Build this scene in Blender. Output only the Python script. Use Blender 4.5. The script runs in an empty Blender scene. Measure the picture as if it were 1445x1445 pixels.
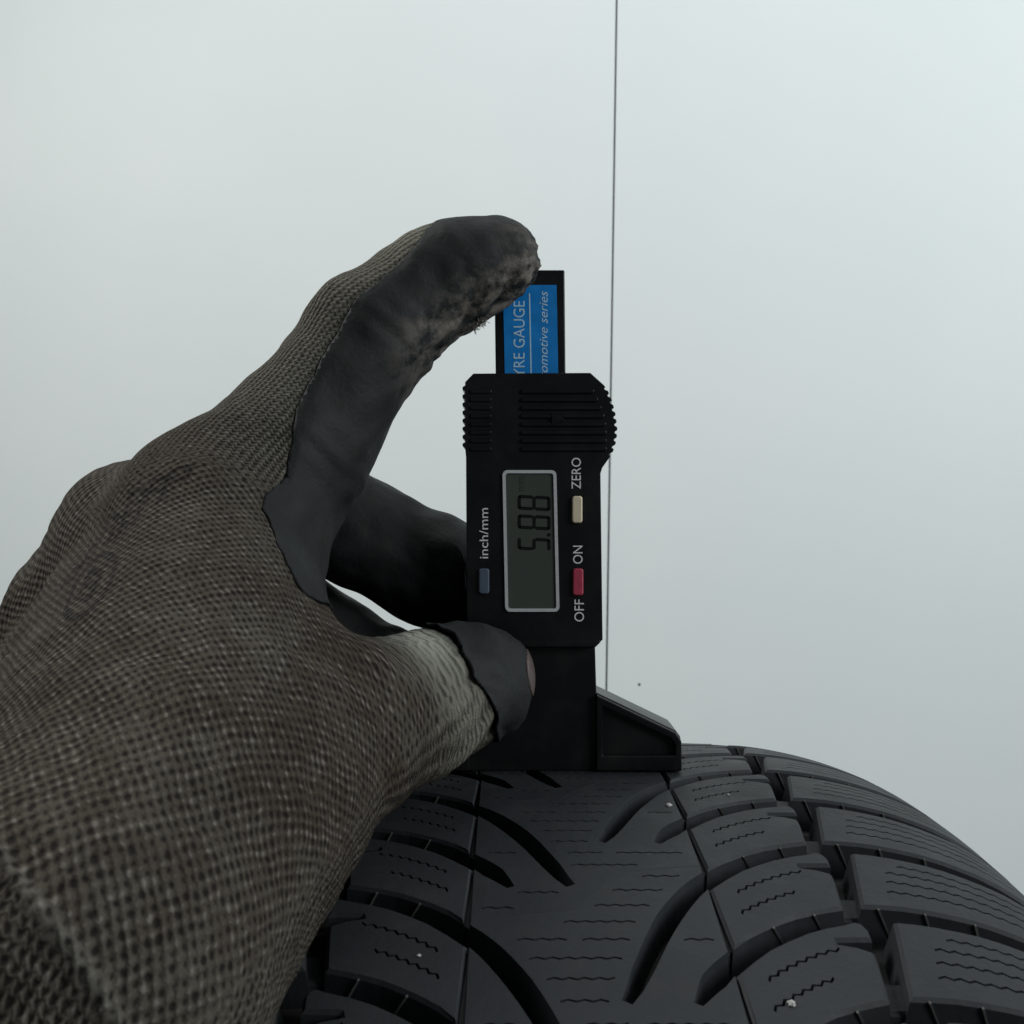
import bpy, bmesh, math, random
import numpy as np
from mathutils import Vector, Matrix
from mathutils.geometry import delaunay_2d_cdt

random.seed(7)
scene = bpy.context.scene
COL = scene.collection

# ------------------------------------------------------------------ camera, world, lights, exposure
# local modelling unit: mm; the tyre crown (where the gauge stands) is the local origin.
MM = 0.001
TYRE_R = 310.0                       # outer radius, so the tyre stands on the floor at z = 0
APEX = 2 * TYRE_R                    # height of the crown above the floor, mm
FOC = 1549.0                         # focal length in photo pixels
CAM = np.array([0.0, -240.0, 57.0])  # camera, local mm


def W(p):
    return Vector((p[0] * MM, p[1] * MM, (p[2] + APEX) * MM))


def P(px, py, d):
    """a point measured on the photograph, at distance d (mm) in front of the camera"""
    return np.array([(px - 722.5) * d / FOC, CAM[1] + d, CAM[2] - (py - 722.5) * d / FOC])


cam_data = bpy.data.cameras.new('camera')
cam = bpy.data.objects.new('camera', cam_data)
COL.objects.link(cam)
cam.location = W(CAM)
cam.rotation_euler = (math.radians(90), 0, 0)
cam_data.sensor_width = 36.0
cam_data.lens = 36.0 * FOC / 1445.0
cam_data.clip_start = 0.01
cam_data.clip_end = 50.0
cam_data.dof.use_dof = True
cam_data.dof.focus_distance = 0.240
cam_data.dof.aperture_fstop = 64.0
scene.camera = cam

world = bpy.data.worlds.new('World')
scene.world = world
world.use_nodes = True
bg = world.node_tree.nodes['Background']
bg.inputs['Color'].default_value = (0.80, 0.93, 1.0, 1)
bg.inputs['Strength'].default_value = 0.085


def area(name, loc, target, sx, sy, power, color):
    l = bpy.data.lights.new(name, 'AREA')
    l.shape = 'RECTANGLE'
    l.size = sx
    l.size_y = sy
    l.energy = power
    l.color = color
    o = bpy.data.objects.new(name, l)
    COL.objects.link(o)
    o.location = loc
    o.rotation_euler = (Vector(target) - Vector(loc)).to_track_quat('-Z', 'Y').to_euler()
    return o


area('ceiling_light', (-1.25, 0.22, 1.85), (-0.05, 0.0, 0.65), 0.8, 0.5, 24, (1.0, 0.985, 0.95))
area('front_fill', (1.5, -1.0, 1.35), (0.0, 0.1, 0.70), 0.8, 0.8, 17, (0.95, 0.99, 1.0))  # added fill from the front right to brighten the gauge face
area('wall_fill', (1.75, 0.15, 1.65), (-0.15, 1.46, 1.10), 0.35, 1.4, 16.0, (0.93, 0.985, 1.0))  # added lamp out of view, aimed to brighten only the wall
area('wall_fill', (0.25, 0.55, 2.55), (0.25, 1.46, 1.30), 1.4, 0.3, 9.0, (0.97, 1.0, 0.99))  # second added wall fill, from above

vs = scene.view_settings
vs.view_transform = 'Standard'
vs.look = 'None'
vs.exposure = 0.0
vs.gamma = 1.0
vs.use_curve_mapping = False
scene.render.engine = 'CYCLES'

# ------------------------------------------------------------------ helpers


class Mat:
    """small wrapper for building node materials"""

    def __init__(self, name):
        self.m = bpy.data.materials.new(name)
        self.m.use_nodes = True
        self.t = self.m.node_tree
        self.b = self.t.nodes['Principled BSDF']

    def node(self, typ, **kw):
        n = self.t.nodes.new(typ)
        for k, v in kw.items():
            setattr(n, k, v)
        return n

    def link(self, a, b):
        self.t.links.new(a, b)

    def val(self, x):
        if isinstance(x, (int, float)):
            n = self.node('ShaderNodeValue')
            n.outputs[0].default_value = x
            return n.outputs[0]
        return x

    def math(self, op, a, b=None, c=None, clamp=False):
        n = self.node('ShaderNodeMath', operation=op, use_clamp=clamp)
        for i, x in enumerate((a, b, c)):
            if x is None:
                continue
            if isinstance(x, (int, float)):
                n.inputs[i].default_value = x
            else:
                self.link(x, n.inputs[i])
        return n.outputs[0]

    def noise(self, scale, detail=4, rough=0.55, vec=None):
        n = self.node('ShaderNodeTexNoise')
        n.inputs['Scale'].default_value = scale
        n.inputs['Detail'].default_value = detail
        n.inputs['Roughness'].default_value = rough
        if vec is None:
            tc = self.node('ShaderNodeTexCoord')
            vec = tc.outputs['Object']
        self.link(vec, n.inputs['Vector'])
        return n.outputs['Fac']

    def ramp(self, fac, stops):
        n = self.node('ShaderNodeValToRGB')
        e = n.color_ramp.elements
        e[0].position, e[0].color = stops[0][0], (*stops[0][1], 1)
        e[1].position, e[1].color = stops[1][0], (*stops[1][1], 1)
        for p, c in stops[2:]:
            k = e.new(p)
            k.color = (*c, 1)
        self.link(fac, n.inputs['Fac'])
        return n.outputs['Color']

    def mix(self, fac, a, b):
        n = self.node('ShaderNodeMix', data_type='RGBA')
        if isinstance(fac, (int, float)):
            n.inputs['Factor'].default_value = fac
        else:
            self.link(fac, n.inputs['Factor'])
        for sock, x in ((n.inputs[6], a), (n.inputs[7], b)):
            if isinstance(x, tuple):
                sock.default_value = (*x, 1)
            else:
                self.link(x, sock)
        return n.outputs[2]

    def attr(self, name):
        n = self.node('ShaderNodeAttribute', attribute_name=name)
        return n.outputs['Fac']

    def color(self, c):
        if isinstance(c, tuple):
            self.b.inputs['Base Color'].default_value = (*c, 1)
        else:
            self.link(c, self.b.inputs['Base Color'])

    def rough(self, r):
        if isinstance(r, (int, float)):
            self.b.inputs['Roughness'].default_value = r
        else:
            self.link(r, self.b.inputs['Roughness'])

    def bump(self, h, dist, strength=1.0, prev=None):
        n = self.node('ShaderNodeBump')
        n.inputs['Strength'].default_value = strength
        n.inputs['Distance'].default_value = dist
        self.link(h, n.inputs['Height'])
        if prev is not None:
            self.link(prev, n.inputs['Normal'])
        self.link(n.outputs['Normal'], self.b.inputs['Normal'])
        return n.outputs['Normal']


def simple_mat(name, col, rough=0.5, var=0.15, nscale=900, bump=0.00005, spec=0.5, metal=0.0):
    m = Mat(name)
    n = m.noise(nscale)
    lo = tuple(c * (1 - var) for c in col)
    hi = tuple(min(1, c * (1 + var)) for c in col)
    m.color(m.ramp(n, [(0.3, lo), (0.7, hi)]))
    m.rough(m.math('MULTIPLY_ADD', n, 0.2, rough - 0.1))
    m.b.inputs['Specular IOR Level'].default_value = spec
    m.b.inputs['Metallic'].default_value = metal
    if bump:
        m.bump(n, bump)
    return m.m


def link(name, me, mat=None, parent=None, smooth=False):
    o = bpy.data.objects.new(name, me)
    COL.objects.link(o)
    if mat is not None and not me.materials:
        me.materials.append(mat)
    if parent is not None:
        o.parent = parent
    if smooth:
        me.polygons.foreach_set('use_smooth', [True] * len(me.polygons))
    return o


def mesh_from(name, V, Fs):
    me = bpy.data.meshes.new(name)
    me.from_pydata([tuple(v) for v in V], [], [tuple(f) for f in Fs])
    me.update()
    return me


def empty(name, loc, label=None, cat=None):
    o = bpy.data.objects.new(name, None)
    o.empty_display_size = 0.02
    COL.objects.link(o)
    o.location = loc
    if label:
        o['label'] = label
        o['category'] = cat
    return o


def add_bevel(o, width, seg=3, angle=30):
    b = o.modifiers.new('bevel', 'BEVEL')
    b.width = width
    b.segments = seg
    b.limit_method = 'ANGLE'
    b.angle_limit = math.radians(angle)
    b.harden_normals = False
    for p in o.data.polygons:
        p.use_smooth = True
    w = o.modifiers.new('wn', 'WEIGHTED_NORMAL')
    w.keep_sharp = True
    return o


# ------------------------------------------------------------------ the setting: floor and panelled wall
m = Mat('concrete')
n1 = m.noise(14, 6)
m.color(m.ramp(n1, [(0.3, (0.16, 0.16, 0.155)), (0.7, (0.27, 0.27, 0.26))]))
m.rough(0.8)
m.bump(m.noise(160, 5), 0.001)
me = mesh_from('floor', [(-2.5, -2.5, 0), (2.5, -2.5, 0), (2.5, 2.5, 0), (-2.5, 2.5, 0)], [(0, 1, 2, 3)])
fl = link('floor', me, m.m)
fl['kind'] = 'structure'

m = Mat('painted_panel')
n1 = m.noise(3.0, 4)
n2 = m.noise(38, 5, 0.6)
n3 = m.noise(900, 3)
c1 = m.ramp(n1, [(0.3, (0.735, 0.79, 0.79)), (0.7, (0.765, 0.81, 0.81))])
m.color(m.mix(m.math('MULTIPLY', m.math('GREATER_THAN', n2, 0.70), 0.05), c1, (0.60, 0.61, 0.60)))
m.rough(0.55)
m.b.inputs['Specular IOR Level'].default_value = 0.3
m.bump(n3, 0.00006)
PANEL = m.m
JOINT = simple_mat('joint_shadow_board', (0.035, 0.036, 0.036), 0.9, 0.2, 60)

WALL_Y = 1460.0
wall = empty('wall', (0, WALL_Y * MM, 0))
wall['kind'] = 'structure'


def wall_pt(px, py):
    q = P(px, py, WALL_Y - CAM[1])
    return q[0] * MM, (q[2] + APEX) * MM


(xa, za), (xb, zb) = wall_pt(870.3, 0), wall_pt(855.5, 985)


def joint_x(z):
    return xa + (xb - xa) * (z - za) / (zb - za)


GAP = 0.0014
for side in (-1, 1):
    bm = bmesh.new()
    rows = []
    for z in (0.001, 2.6):
        xi = joint_x(z) + side * GAP
        xo = side * 2.3
        rows.append([bm.verts.new((x, y, z)) for x, y in ((xi, 0), (xo, 0), (xo, 0.018), (xi, 0.018))])
    a, b = rows
    for i in range(4):
        bm.faces.new((a[i], a[(i + 1) % 4], b[(i + 1) % 4], b[i]))
    bm.faces.new(a)
    bm.faces.new(list(reversed(b)))
    bmesh.ops.recalc_face_normals(bm, faces=bm.faces)
    me = bpy.data.meshes.new('panel')
    bm.to_mesh(me)
    o = link('panel', me, PANEL, wall)
    bv = o.modifiers.new('b', 'BEVEL')
    bv.width = 0.0008
    bv.segments = 2
me = mesh_from('backing_board', [(-2.2, 0.022, 0.001), (2.2, 0.022, 0.001), (2.2, 0.022, 2.55), (-2.2, 0.022, 2.55)], [(0, 1, 2, 3)])
link('backing_board', me, JOINT, wall)
# small marks on the paint
SPECK = simple_mat('dark_speck', (0.05, 0.05, 0.055), 0.8)
for k, (px, py, r) in enumerate([(902, 966, 2.6)]):
    x, z = wall_pt(px, py)
    V = [(x + r * MM * math.cos(i * 0.7) * random.uniform(.75, 1.1), -0.0002, z + r * MM * math.sin(i * 0.7) * random.uniform(.75, 1.1)) for i in range(9)]
    V += [(x, -0.0006, z)]
    me = mesh_from('paint_chip', V, [(i, (i + 1) % 9, 9) for i in range(9)])
    link('paint_chip', me, SPECK, wall)

# ------------------------------------------------------------------ the tyre
XC = 13.0        # lateral centre of the tyre
NPER = 43
PER = 2 * math.pi * TYRE_R / NPER
PR_W = [0, 24, 50, 66, 80, 92, 102, 110, 118, 124]
PR_D = [0, .1, .8, 4, 10, 21.5, 35, 47, 58.5, 70]
TREAD_END = 104.0
DEPTH = 6.4


def prof(w):
    """drop of the crown at lateral position w, smoothed"""
    w = abs(w)
    s = 0
    for o in (-6, -3, 0, 3, 6):
        s += np.interp(abs(w + o), PR_W, PR_D)
    return s / 5 - 0.03


def tread_pt(w, u, h):
    e = 0.5
    sl = (prof(w + e) - prof(w - e)) / (2 * e)
    nl = math.hypot(1, sl)
    ww = w + h * sl / nl
    r = TYRE_R - prof(w) + h / nl
    th = u / TYRE_R
    return (ww * MM, r * math.sin(th) * MM, r * math.cos(th) * MM)


m = Mat('tyre_rubber')
n1 = m.noise(26, 5)
n2 = m.noise(700, 5, 0.65)
n3 = m.noise(120, 4, 0.7)
c1 = m.ramp(n1, [(0.3, (0.017, 0.0195, 0.022)), (0.72, (0.026, 0.029, 0.032))])
dust = m.math('MULTIPLY', m.math('SUBTRACT', n3, 0.52, clamp=True), 1.3, clamp=True)
m.color(m.mix(dust, c1, (0.045, 0.046, 0.046)))
m.rough(m.math('MULTIPLY_ADD', n3, 0.35, 0.40))
m.b.inputs['Specular IOR Level'].default_value = 0.25
m.bump(n2, 0.00012, 0.8)
RUBBER = m.m
m = Mat('tyre_groove_shade_rubber')
n1 = m.noise(60, 5)
m.color(m.ramp(n1, [(0.35, (0.011, 0.011, 0.011)), (0.75, (0.030, 0.026, 0.022))]))  # darker than the block tops: groove shade put into the colour
m.rough(0.75)
m.bump(m.noise(500, 4), 0.0002, 0.7)
GROOVE_SHADE_RUBBER = m.m

tyre = empty('tyre', (XC * MM, 0, TYRE_R * MM),
             'black winter tyre with V shaped zigzag siped tread standing upright under the gauge', 'tyre')

# carcass: lathe of the groove floor, shoulders, sidewalls and beads
pts = []
for w in np.linspace(0, 95, 26):
    p = tread_pt(w, 0, -DEPTH)
    pts.append((p[0] / MM, p[2] / MM))
pts += [(105, TYRE_R - 44), (110.5, TYRE_R - 48.5), (117, TYRE_R - 58.5), (123, TYRE_R - 72), (126, TYRE_R - 88), (124, TYRE_R - 104),
        (117, TYRE_R - 118), (108, TYRE_R - 128), (98, TYRE_R - 134), (92, TYRE_R - 132), (93, TYRE_R - 122), (104, TYRE_R - 108),
        (112, TYRE_R - 90), (108, TYRE_R - 68), (90, TYRE_R - 46), (50, TYRE_R - 22), (0, TYRE_R - 18)]
full = [(-x, r) for x, r in reversed(pts[1:-1])]
loop = pts + full
NS = 216
V, Fs = [], []
for i in range(NS):
    a = 2 * math.pi * i / NS
    for x, r in loop:
        V.append((x * MM, r * math.sin(a) * MM, r * math.cos(a) * MM))
L = len(loop)
for i in range(NS):
    for j in range(L):
        i2, j2 = (i + 1) % NS, (j + 1) % L
        Fs.append((i * L + j, i * L + j2, i2 * L + j2, i2 * L + j))
link('carcass', mesh_from('carcass', V, Fs), GROOVE_SHADE_RUBBER, tyre, smooth=True)

# groove centre lines of the tread pattern, (w, u) with u = 0 at the long groove
LG_W = [3, 4, 7, 11, 17, 25, 33, 42, 50, 62, 76, 90, 131]
LG_U = [-47, -43, -36, -26, -16, -8, -3, 0, .3, -.3, -2.5, -5, -9]


def smooth_interp(x, X, Y):
    return sum(np.interp(x + o, X, Y) for o in (-2, -1, 0, 1, 2)) / 5


def LU(w):
    return smooth_interp(w, LG_W, LG_U)


def groove_hw(w):
    return float(np.interp(w, [3, 6, 12, 20, 42, 60, 130], [0.8, 1.6, 2.0, 1.9, 1.95, 2.0, 2.6]))


def groove_side(w, sgn):
    """edge of the groove on its far (+1) or near (-1) side, as a point (w, u)"""
    e = 0.4
    t = np.array([2 * e, LU(w + e) - LU(w - e)])
    t /= np.linalg.norm(t)
    nrm = np.array([-t[1], t[0]])
    q = np.array([w, LU(w)]) + sgn * groove_hw(w) * nrm
    return q


SIDE_CACHE = {}


def side_curve(sgn, w0, w1, n, shift):
    """samples of a groove edge between lateral positions w0..w1 (of the edge itself)"""
    if sgn not in SIDE_CACHE:
        q = np.array([groove_side(w, sgn) for w in np.linspace(3, 132, 300)])
        keep = [0]
        for i in range(1, len(q)):      # drop the folded back samples
            if q[i, 0] > q[keep[-1], 0]:
                keep.append(i)
        SIDE_CACHE[sgn] = q[keep]
    q = SIDE_CACHE[sgn]
    w = np.linspace(w0, w1, n)
    return [(float(x), float(np.interp(x, q[:, 0], q[:, 1]) + shift)) for x in w]


def dedupe(poly):
    out = []
    for p in poly:
        if not out or math.hypot(p[0] - out[-1][0], p[1] - out[-1][1]) > 0.15:
            out.append(p)
    if math.hypot(out[0][0] - out[-1][0], out[0][1] - out[-1][1]) < 0.15:
        out.pop()
    return out


def poly_area(p):
    return 0.5 * sum(p[i][0] * p[(i + 1) % len(p)][1] - p[(i + 1) % len(p)][0] * p[i][1] for i in range(len(p)))


def inset(poly, d):
    """offset a CCW polygon inwards by d"""
    n = len(poly)
    out = []
    for i in range(n):
        a, b, c = np.array(poly[i - 1]), np.array(poly[i]), np.array(poly[(i + 1) % n])
        e1 = (b - a) / max(1e-9, np.linalg.norm(b - a))
        e2 = (c - b) / max(1e-9, np.linalg.norm(c - b))
        n1, n2 = np.array([-e1[1], e1[0]]), np.array([-e2[1], e2[0]])
        k = n1 + n2
        k /= max(0.6, 1 + n1 @ n2)
        out.append(tuple(b + d * k))
    return out


def inside(pt, poly):
    x, y = pt
    r = False
    n = len(poly)
    j = n - 1
    for i in range(n):
        if (poly[i][1] > y) != (poly[j][1] > y) and x < (poly[j][0] - poly[i][0]) * (y - poly[i][1]) / (poly[j][1] - poly[i][1]) + poly[i][0]:
            r = not r
        j = i
    return r


def zigzag(path, width, amp, step):
    """thin zigzag slot polygon along a polyline"""
    path = [np.array(p) for p in path]
    seg = [np.linalg.norm(path[i + 1] - path[i]) for i in range(len(path) - 1)]
    tot = sum(seg)
    n = max(3, int(tot / step))
    acc = np.concatenate([[0], np.cumsum(seg)])
    X = np.array(path)
    c = []
    for i in range(n + 1):
        s = tot * i / n
        q = np.array([np.interp(s, acc, X[:, 0]), np.interp(s, acc, X[:, 1])])
        q2 = np.array([np.interp(min(tot, s + .1), acc, X[:, 0]), np.interp(min(tot, s + .1), acc, X[:, 1])])
        q1 = np.array([np.interp(max(0, s - .1), acc, X[:, 0]), np.interp(max(0, s - .1), acc, X[:, 1])])
        t = (q2 - q1) / np.linalg.norm(q2 - q1)
        nn = np.array([-t[1], t[0]])
        c.append((q + nn * amp * (1 if i % 2 else -1), nn))
    up = [tuple(q + nn * width / 2) for q, nn in c]
    dn = [tuple(q - nn * width / 2) for q, nn in c]
    return dn + list(reversed(up))


def block_mesh(name, poly, sipes=(), top=0.0, depth=DEPTH + 0.5, mirror=False, cham=0.55, sdepth=3.2, grid=6.0):
    """tread block: top with real sipe slots, chamfered rim, side walls"""
    poly = dedupe(poly)
    if poly_area(poly) < 0:
        poly = list(reversed(poly))
    ins = inset(poly, cham)
    holes = []
    for s in sipes:
        if poly_area(s) < 0:
            s = list(reversed(s))
        holes.append(s)
    V2 = [Vector(p) for p in ins]
    E = [(i, (i + 1) % len(ins)) for i in range(len(ins))]
    for h in holes:
        b = len(V2)
        V2 += [Vector(p) for p in h]
        E += [(b + i, b + (i + 1) % len(h)) for i in range(len(h))]
    xs = [p[0] for p in ins]
    ys = [p[1] for p in ins]
    deep = inset(poly, cham + 1.2)
    x = min(xs) + grid / 2
    while x < max(xs):
        y = min(ys) + grid / 2
        while y < max(ys):
            if inside((x, y), deep) and not any(min(math.hypot(x - q[0], y - q[1]) for q in h) < 1.3 for h in holes):
                V2.append(Vector((x, y)))
            y += grid
        x += grid
    ov, oe, of, *_ = delaunay_2d_cdt(V2, E, [], 0, 1e-5)
    V, F3 = [], []
    sg = -1 if mirror else 1
    for q in ov:
        V.append(tread_pt(sg * q[0], q[1], top))
    for f in of:
        c = sum((ov[i] for i in f), Vector((0, 0))) / len(f)
        if inside(c, ins) and not any(inside(c, h) for h in holes):
            F3.append(tuple(f))

    def ring(poly, h):
        b = len(V)
        V.extend(tread_pt(sg * q[0], q[1], h) for q in poly)
        return b
    r0 = ring(ins, top)
    r1 = ring(poly, top - cham)
    r2 = ring(inset(poly, -0.35), top - cham - 0.5 * (depth - cham))
    r3 = ring(inset(poly, -0.8), top - depth)
    n = len(poly)
    for a, b in ((r0, r1), (r1, r2), (r2, r3)):
        for i in range(n):
            j = (i + 1) % n
            F3.append((a + i, b + i, b + j, a + j))
    for h in holes:
        a = ring(h, top)
        b = ring(h, top - sdepth)
        k = len(h)
        for i in range(k):
            j = (i + 1) % k
            F3.append((a + i, a + j, b + j, b + i))
        F3.append(tuple(b + i for i in range(k)))
    if mirror:
        F3 = [tuple(reversed(f)) for f in F3]
    bm = bmesh.new()
    vs_ = [bm.verts.new(v) for v in V]
    for f in F3:
        try:
            bm.faces.new([vs_[i] for i in f])
        except ValueError:
            pass
    bmesh.ops.remove_doubles(bm, verts=bm.verts, dist=0.00003)
    # face directions: outwards from the tyre for the tops
    for f in bm.faces:
        f.smooth = False
    bmesh.ops.recalc_face_normals(bm, faces=bm.faces)
    me = bpy.data.meshes.new(name)
    bm.to_mesh(me)
    bm.free()
    me.materials.append(RUBBER)
    return me


HP = PER / 2
CH0, CH1 = 41.0, 45.0


def mid_poly(lo, hi):
    """mid block between the groove shifted by lo and the next one shifted by hi"""
    wl, wr = 20.0, 40.6
    a = side_curve(+1, wl + 0.6, wr, 8, lo)
    b = side_curve(-1, wl - 0.2, wr + 1.6, 8, hi)
    ul, ur = a[-1][1], b[-1][1]
    um = ur - 0.42 * (ur - ul)
    right = [(wr + 1.1, ul + 0.45 * (ur - ul)),
             (wr + 1.3, um), (wr - 1.0, um + 1.3), (wr - 3.8, um + 2.0), (wr - 3.6, um + 2.7), (wr - 0.6, um + 2.9), (wr + 1.9, um + 3.0),
             (wr + 2.2, ur - 2.0)]
    b2 = [p for p in b]
    b2[-1] = (wr + 0.6, b[-1][1] + 0.0)
    b2.insert(len(b2), (wr + 1.8, ur - 0.7))
    b2[-2], b2[-1] = b2[-2], b2[-1]
    return a + right + list(reversed(b2))


def mid_sipes(lo, hi, rnd):
    out = []
    for f, w0, w1 in ((0.36, 23.5, 34.0), (0.68, 24.0, 36.8)):
        path = []
        for w in np.linspace(w0 + rnd.uniform(-.5, .5), w1, 7):
            a = side_curve(+1, w, w + .1, 2, lo)[0][1]
            b = side_curve(-1, w, w + .1, 2, hi)[0][1]
            path.append((w, a + (b - a) * f))
        out.append(zigzag(path, 0.5, 0.3, 0.95))
    return out


def sh_poly(lo, hi):
    a = side_curve(+1, 43.6, TREAD_END, 18, lo)
    b = side_curve(-1, 47.6, TREAD_END, 18, hi)
    return a + list(reversed(b))


def sh_sipes(lo, hi, rnd):
    out = []
    for f, w0, w1 in ((0.27, 49.5, 80.0), (0.46, 50.5, 83.0), (0.64, 51.5, 81.0), (0.81, 54.5, 79.0)):
        path = []
        for w in np.linspace(w0, w1, 12):
            a = side_curve(+1, w, w + .1, 2, lo)[0][1]
            b = side_curve(-1, w, w + .1, 2, hi)[0][1]
            path.append((w, a + (b - a) * f))
        out.append(zigzag(path, 0.5, 0.28, 1.1))
    return out


def tie_poly(lo, hi):
    a = side_curve(+1, 40.0, 45.4, 3, lo)
    ul = a[0][1]
    return [(40.0, ul + 0.8), (45.2, ul + 0.8), (47.5, ul + 7.5), (41.0, ul + 7.5)]


WE = 19.5         # edge of the centre rib


def centre_right(lo_u, hi_u):
    """right boundary of the centre rib from lo_u up to hi_u, with the groove slots cut in"""
    pts = [(WE, lo_u)]
    ev = []
    for k in range(-2, 3):
        ev.append(('short', k * PER + HP))
        ev.append(('long', k * PER))
    segs = []
    for typ, sh in ev:
        wt = 3.2 if typ == 'long' else 13.2
        near = [p for p in arm_edge(-1, wt, sh)]
        far = [p for p in arm_edge(+1, wt, sh)]
        segs.append((near[-1][1], near, far))
    segs.sort(key=lambda s: s[0])
    for u_in, near, far in segs:
        if u_in > lo_u + 0.3 and far[-1][1] < hi_u - 0.3:
            pts += list(reversed(near)) + far
    pts.append((WE, hi_u))
    return pts


def arm_edge(sgn, wt, sh):
    ws = np.linspace(wt, 20.5, 13)
    q = [groove_side(w, sgn) for w in ws]
    if wt > 10:      # the short slot narrows to a blunt tip
        for i in range(5):
            f = 0.35 + 0.65 * i / 5
            c = np.array([ws[i], LU(ws[i])])
            q[i] = c + (q[i] - c) * f
    q = [p for p in q if p[0] < WE - 0.2]
    # land on the rib edge
    w_all = np.linspace(10, 26, 60)
    qq = np.array([groove_side(w, sgn) for w in w_all])
    ue = float(np.interp(WE, qq[:, 0], qq[:, 1]))
    q.append(np.array([WE, ue]))
    return [(float(p[0]), float(p[1] + sh)) for p in q]


LSHIFT = -16.0    # the left half of the pattern is shifted along the circumference
CUT = [(WE, -8.5), (6.5, -10.5), (1.5, -16.0), (-3.0, -22.5), (-WE, -25.0)]
rightb = centre_right(-8.5 + .01, -8.5 + PER - .01)
leftb = [(-w, u + LSHIFT) for w, u in centre_right(-25.0 - LSHIFT + .01, -25.0 - LSHIFT + PER - .01)]
bottom = [(w, u + .01) for w, u in CUT[1:-1]]
topc = [(w, u + PER - .01) for w, u in CUT[1:-1]]
centre_poly = rightb + topc + list(reversed(leftb)) + list(reversed(bottom))

rnd = random.Random(3)
csipes = []
cp = dedupe(centre_poly)
cin = inset(cp if poly_area(cp) > 0 else list(reversed(cp)), 1.3)
uu = min(p[1] for p in cp) + 3
while uu < max(p[1] for p in cp):
    ws = np.arange(-20, 20, 0.25)
    ok = [inside((w, uu), cin) and inside((w, uu + .6), cin) and inside((w, uu - .6), cin) for w in ws]
    i = 0
    while i < len(ws):
        if ok[i]:
            j = i
            while j + 1 < len(ws) and ok[j + 1]:
                j += 1
            a, b = ws[i] + .3, ws[j] - .3
            if b - a > 16:
                mid_ = rnd.uniform(a + 6, b - 6)
                ivs = [(a + rnd.uniform(0, 2), mid_ - 1.2), (mid_ + 1.2, b - rnd.uniform(0, 2))]
            else:
                ivs = [(a, b)]
            for a2, b2 in ivs:
                if b2 - a2 > 4:
                    csipes.append(zigzag([(a2, uu), (b2, uu)], 0.42, 0.2, 1.1))
            i = j + 1
        else:
            i += 1
    uu += 4.6

kinds = []   # (mesh, u shift of the copy within the period)
for mir in (False, True):
    sh = LSHIFT if mir else 0.0
    for lo, hi in ((0.0, HP), (HP, PER)):
        r_ = random.Random(11)
        mp, ms = mid_poly(lo, hi), mid_sipes(lo, hi, r_)
        sp, ss = sh_poly(lo, hi), sh_sipes(lo, hi, r_)
        tp = tie_poly(lo, hi)
        ca, cb = side_curve(+1, 18.4, 21.6, 3, lo), side_curve(-1, 18.4, 21.6, 3, hi)
        np_ = [(w, u + 0.6) for w, u in ca] + [(w, u - 0.6) for w, u in reversed(cb)]

        def S(poly):
            return [(w, u + sh) for w, u in poly]
        kinds.append(('tread_block', block_mesh('mid_block', S(mp), [S(x) for x in ms], mirror=mir)))
        kinds.append(('tread_block', block_mesh('shoulder_block', S(sp), [S(x) for x in ss], mirror=mir, grid=7.0)))
        kinds.append(('tie_bar', block_mesh('tie_bar', S(tp), [], top=-2.6, depth=4.4, mirror=mir)))
        kinds.append(('tie_bar', block_mesh('narrow_tie_bar', S(np_), [], top=-1.3, depth=5.7, mirror=mir, cham=0.1)))
kinds.append(('tread_block', block_mesh('centre_block', centre_poly, csipes, grid=5.0, cham=0.04)))

# periods in view are single objects, the hidden rest is one joined part
K0, K1 = -9, 4
dth = PER / TYRE_R
PHASE = 3.3 / TYRE_R
for k in range(K0, K1 + 1):
    for nm, me in kinds:
        o = link(nm, me, None, tyre)
        o.rotation_euler = (-k * dth - PHASE, 0, 0)
bm = bmesh.new()
tmp = []
for nm, me in kinds:
    for k in range(K1 + 1, NPER + K0):
        b0 = len(bm.verts)
        bm.from_mesh(me)
        bm.verts.ensure_lookup_table()
        bmesh.ops.rotate(bm, verts=bm.verts[b0:], cent=(0, 0, 0), matrix=Matrix.Rotation(-k * dth - PHASE, 3, 'X'))
me = bpy.data.meshes.new('far_tread')
bm.to_mesh(me)
bm.free()
o = link('far_tread', me, RUBBER, tyre)
o['kind'] = 'stuff'


PALE_RIB = simple_mat('pale_rib_rubber', (0.075, 0.074, 0.070), 0.7, 0.2, 400)  # paler than the tread rubber, for the raised lines


# thin raised lines moulded on the groove walls
def rib_mesh(w, mir):
    sg = -1 if mir else 1
    sh = LSHIFT if mir else 0.0
    V = []
    for ww, hh in ((w, -0.35), (w + 2.6, -5.2)):
        q = groove_side(ww, +1)
        out = 0.35 * -hh / 6
        for dw in (-0.16, 0.16):
            V.append(tread_pt(sg * (q[0] + dw), q[1] + sh + 0.1 - out, hh))
            V.append(tread_pt(sg * (q[0] + dw), q[1] + sh - 0.42 - out, hh))
    return mesh_from('groove_rib', V, [(1, 3, 7, 5), (0, 1, 5, 4), (2, 6, 7, 3), (0, 2, 3, 1), (4, 5, 7, 6)])


for mir in (False, True):
    for w in (29.0, 36.0, 46.5, 54.0, 62.0):
        me = rib_mesh(w, mir)
        me.materials.append(PALE_RIB)
        for k in range(-4, 2):
            for half in (0, 1):
                o = link('groove_rib', me, None, tyre)
                o.rotation_euler = (-(k + half * .5) * dth - PHASE, 0, 0)

# ------------------------------------------------------------------ the tread depth gauge
TILT = math.radians(1.1)
GX, GY = 752.0, 1090.0


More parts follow.
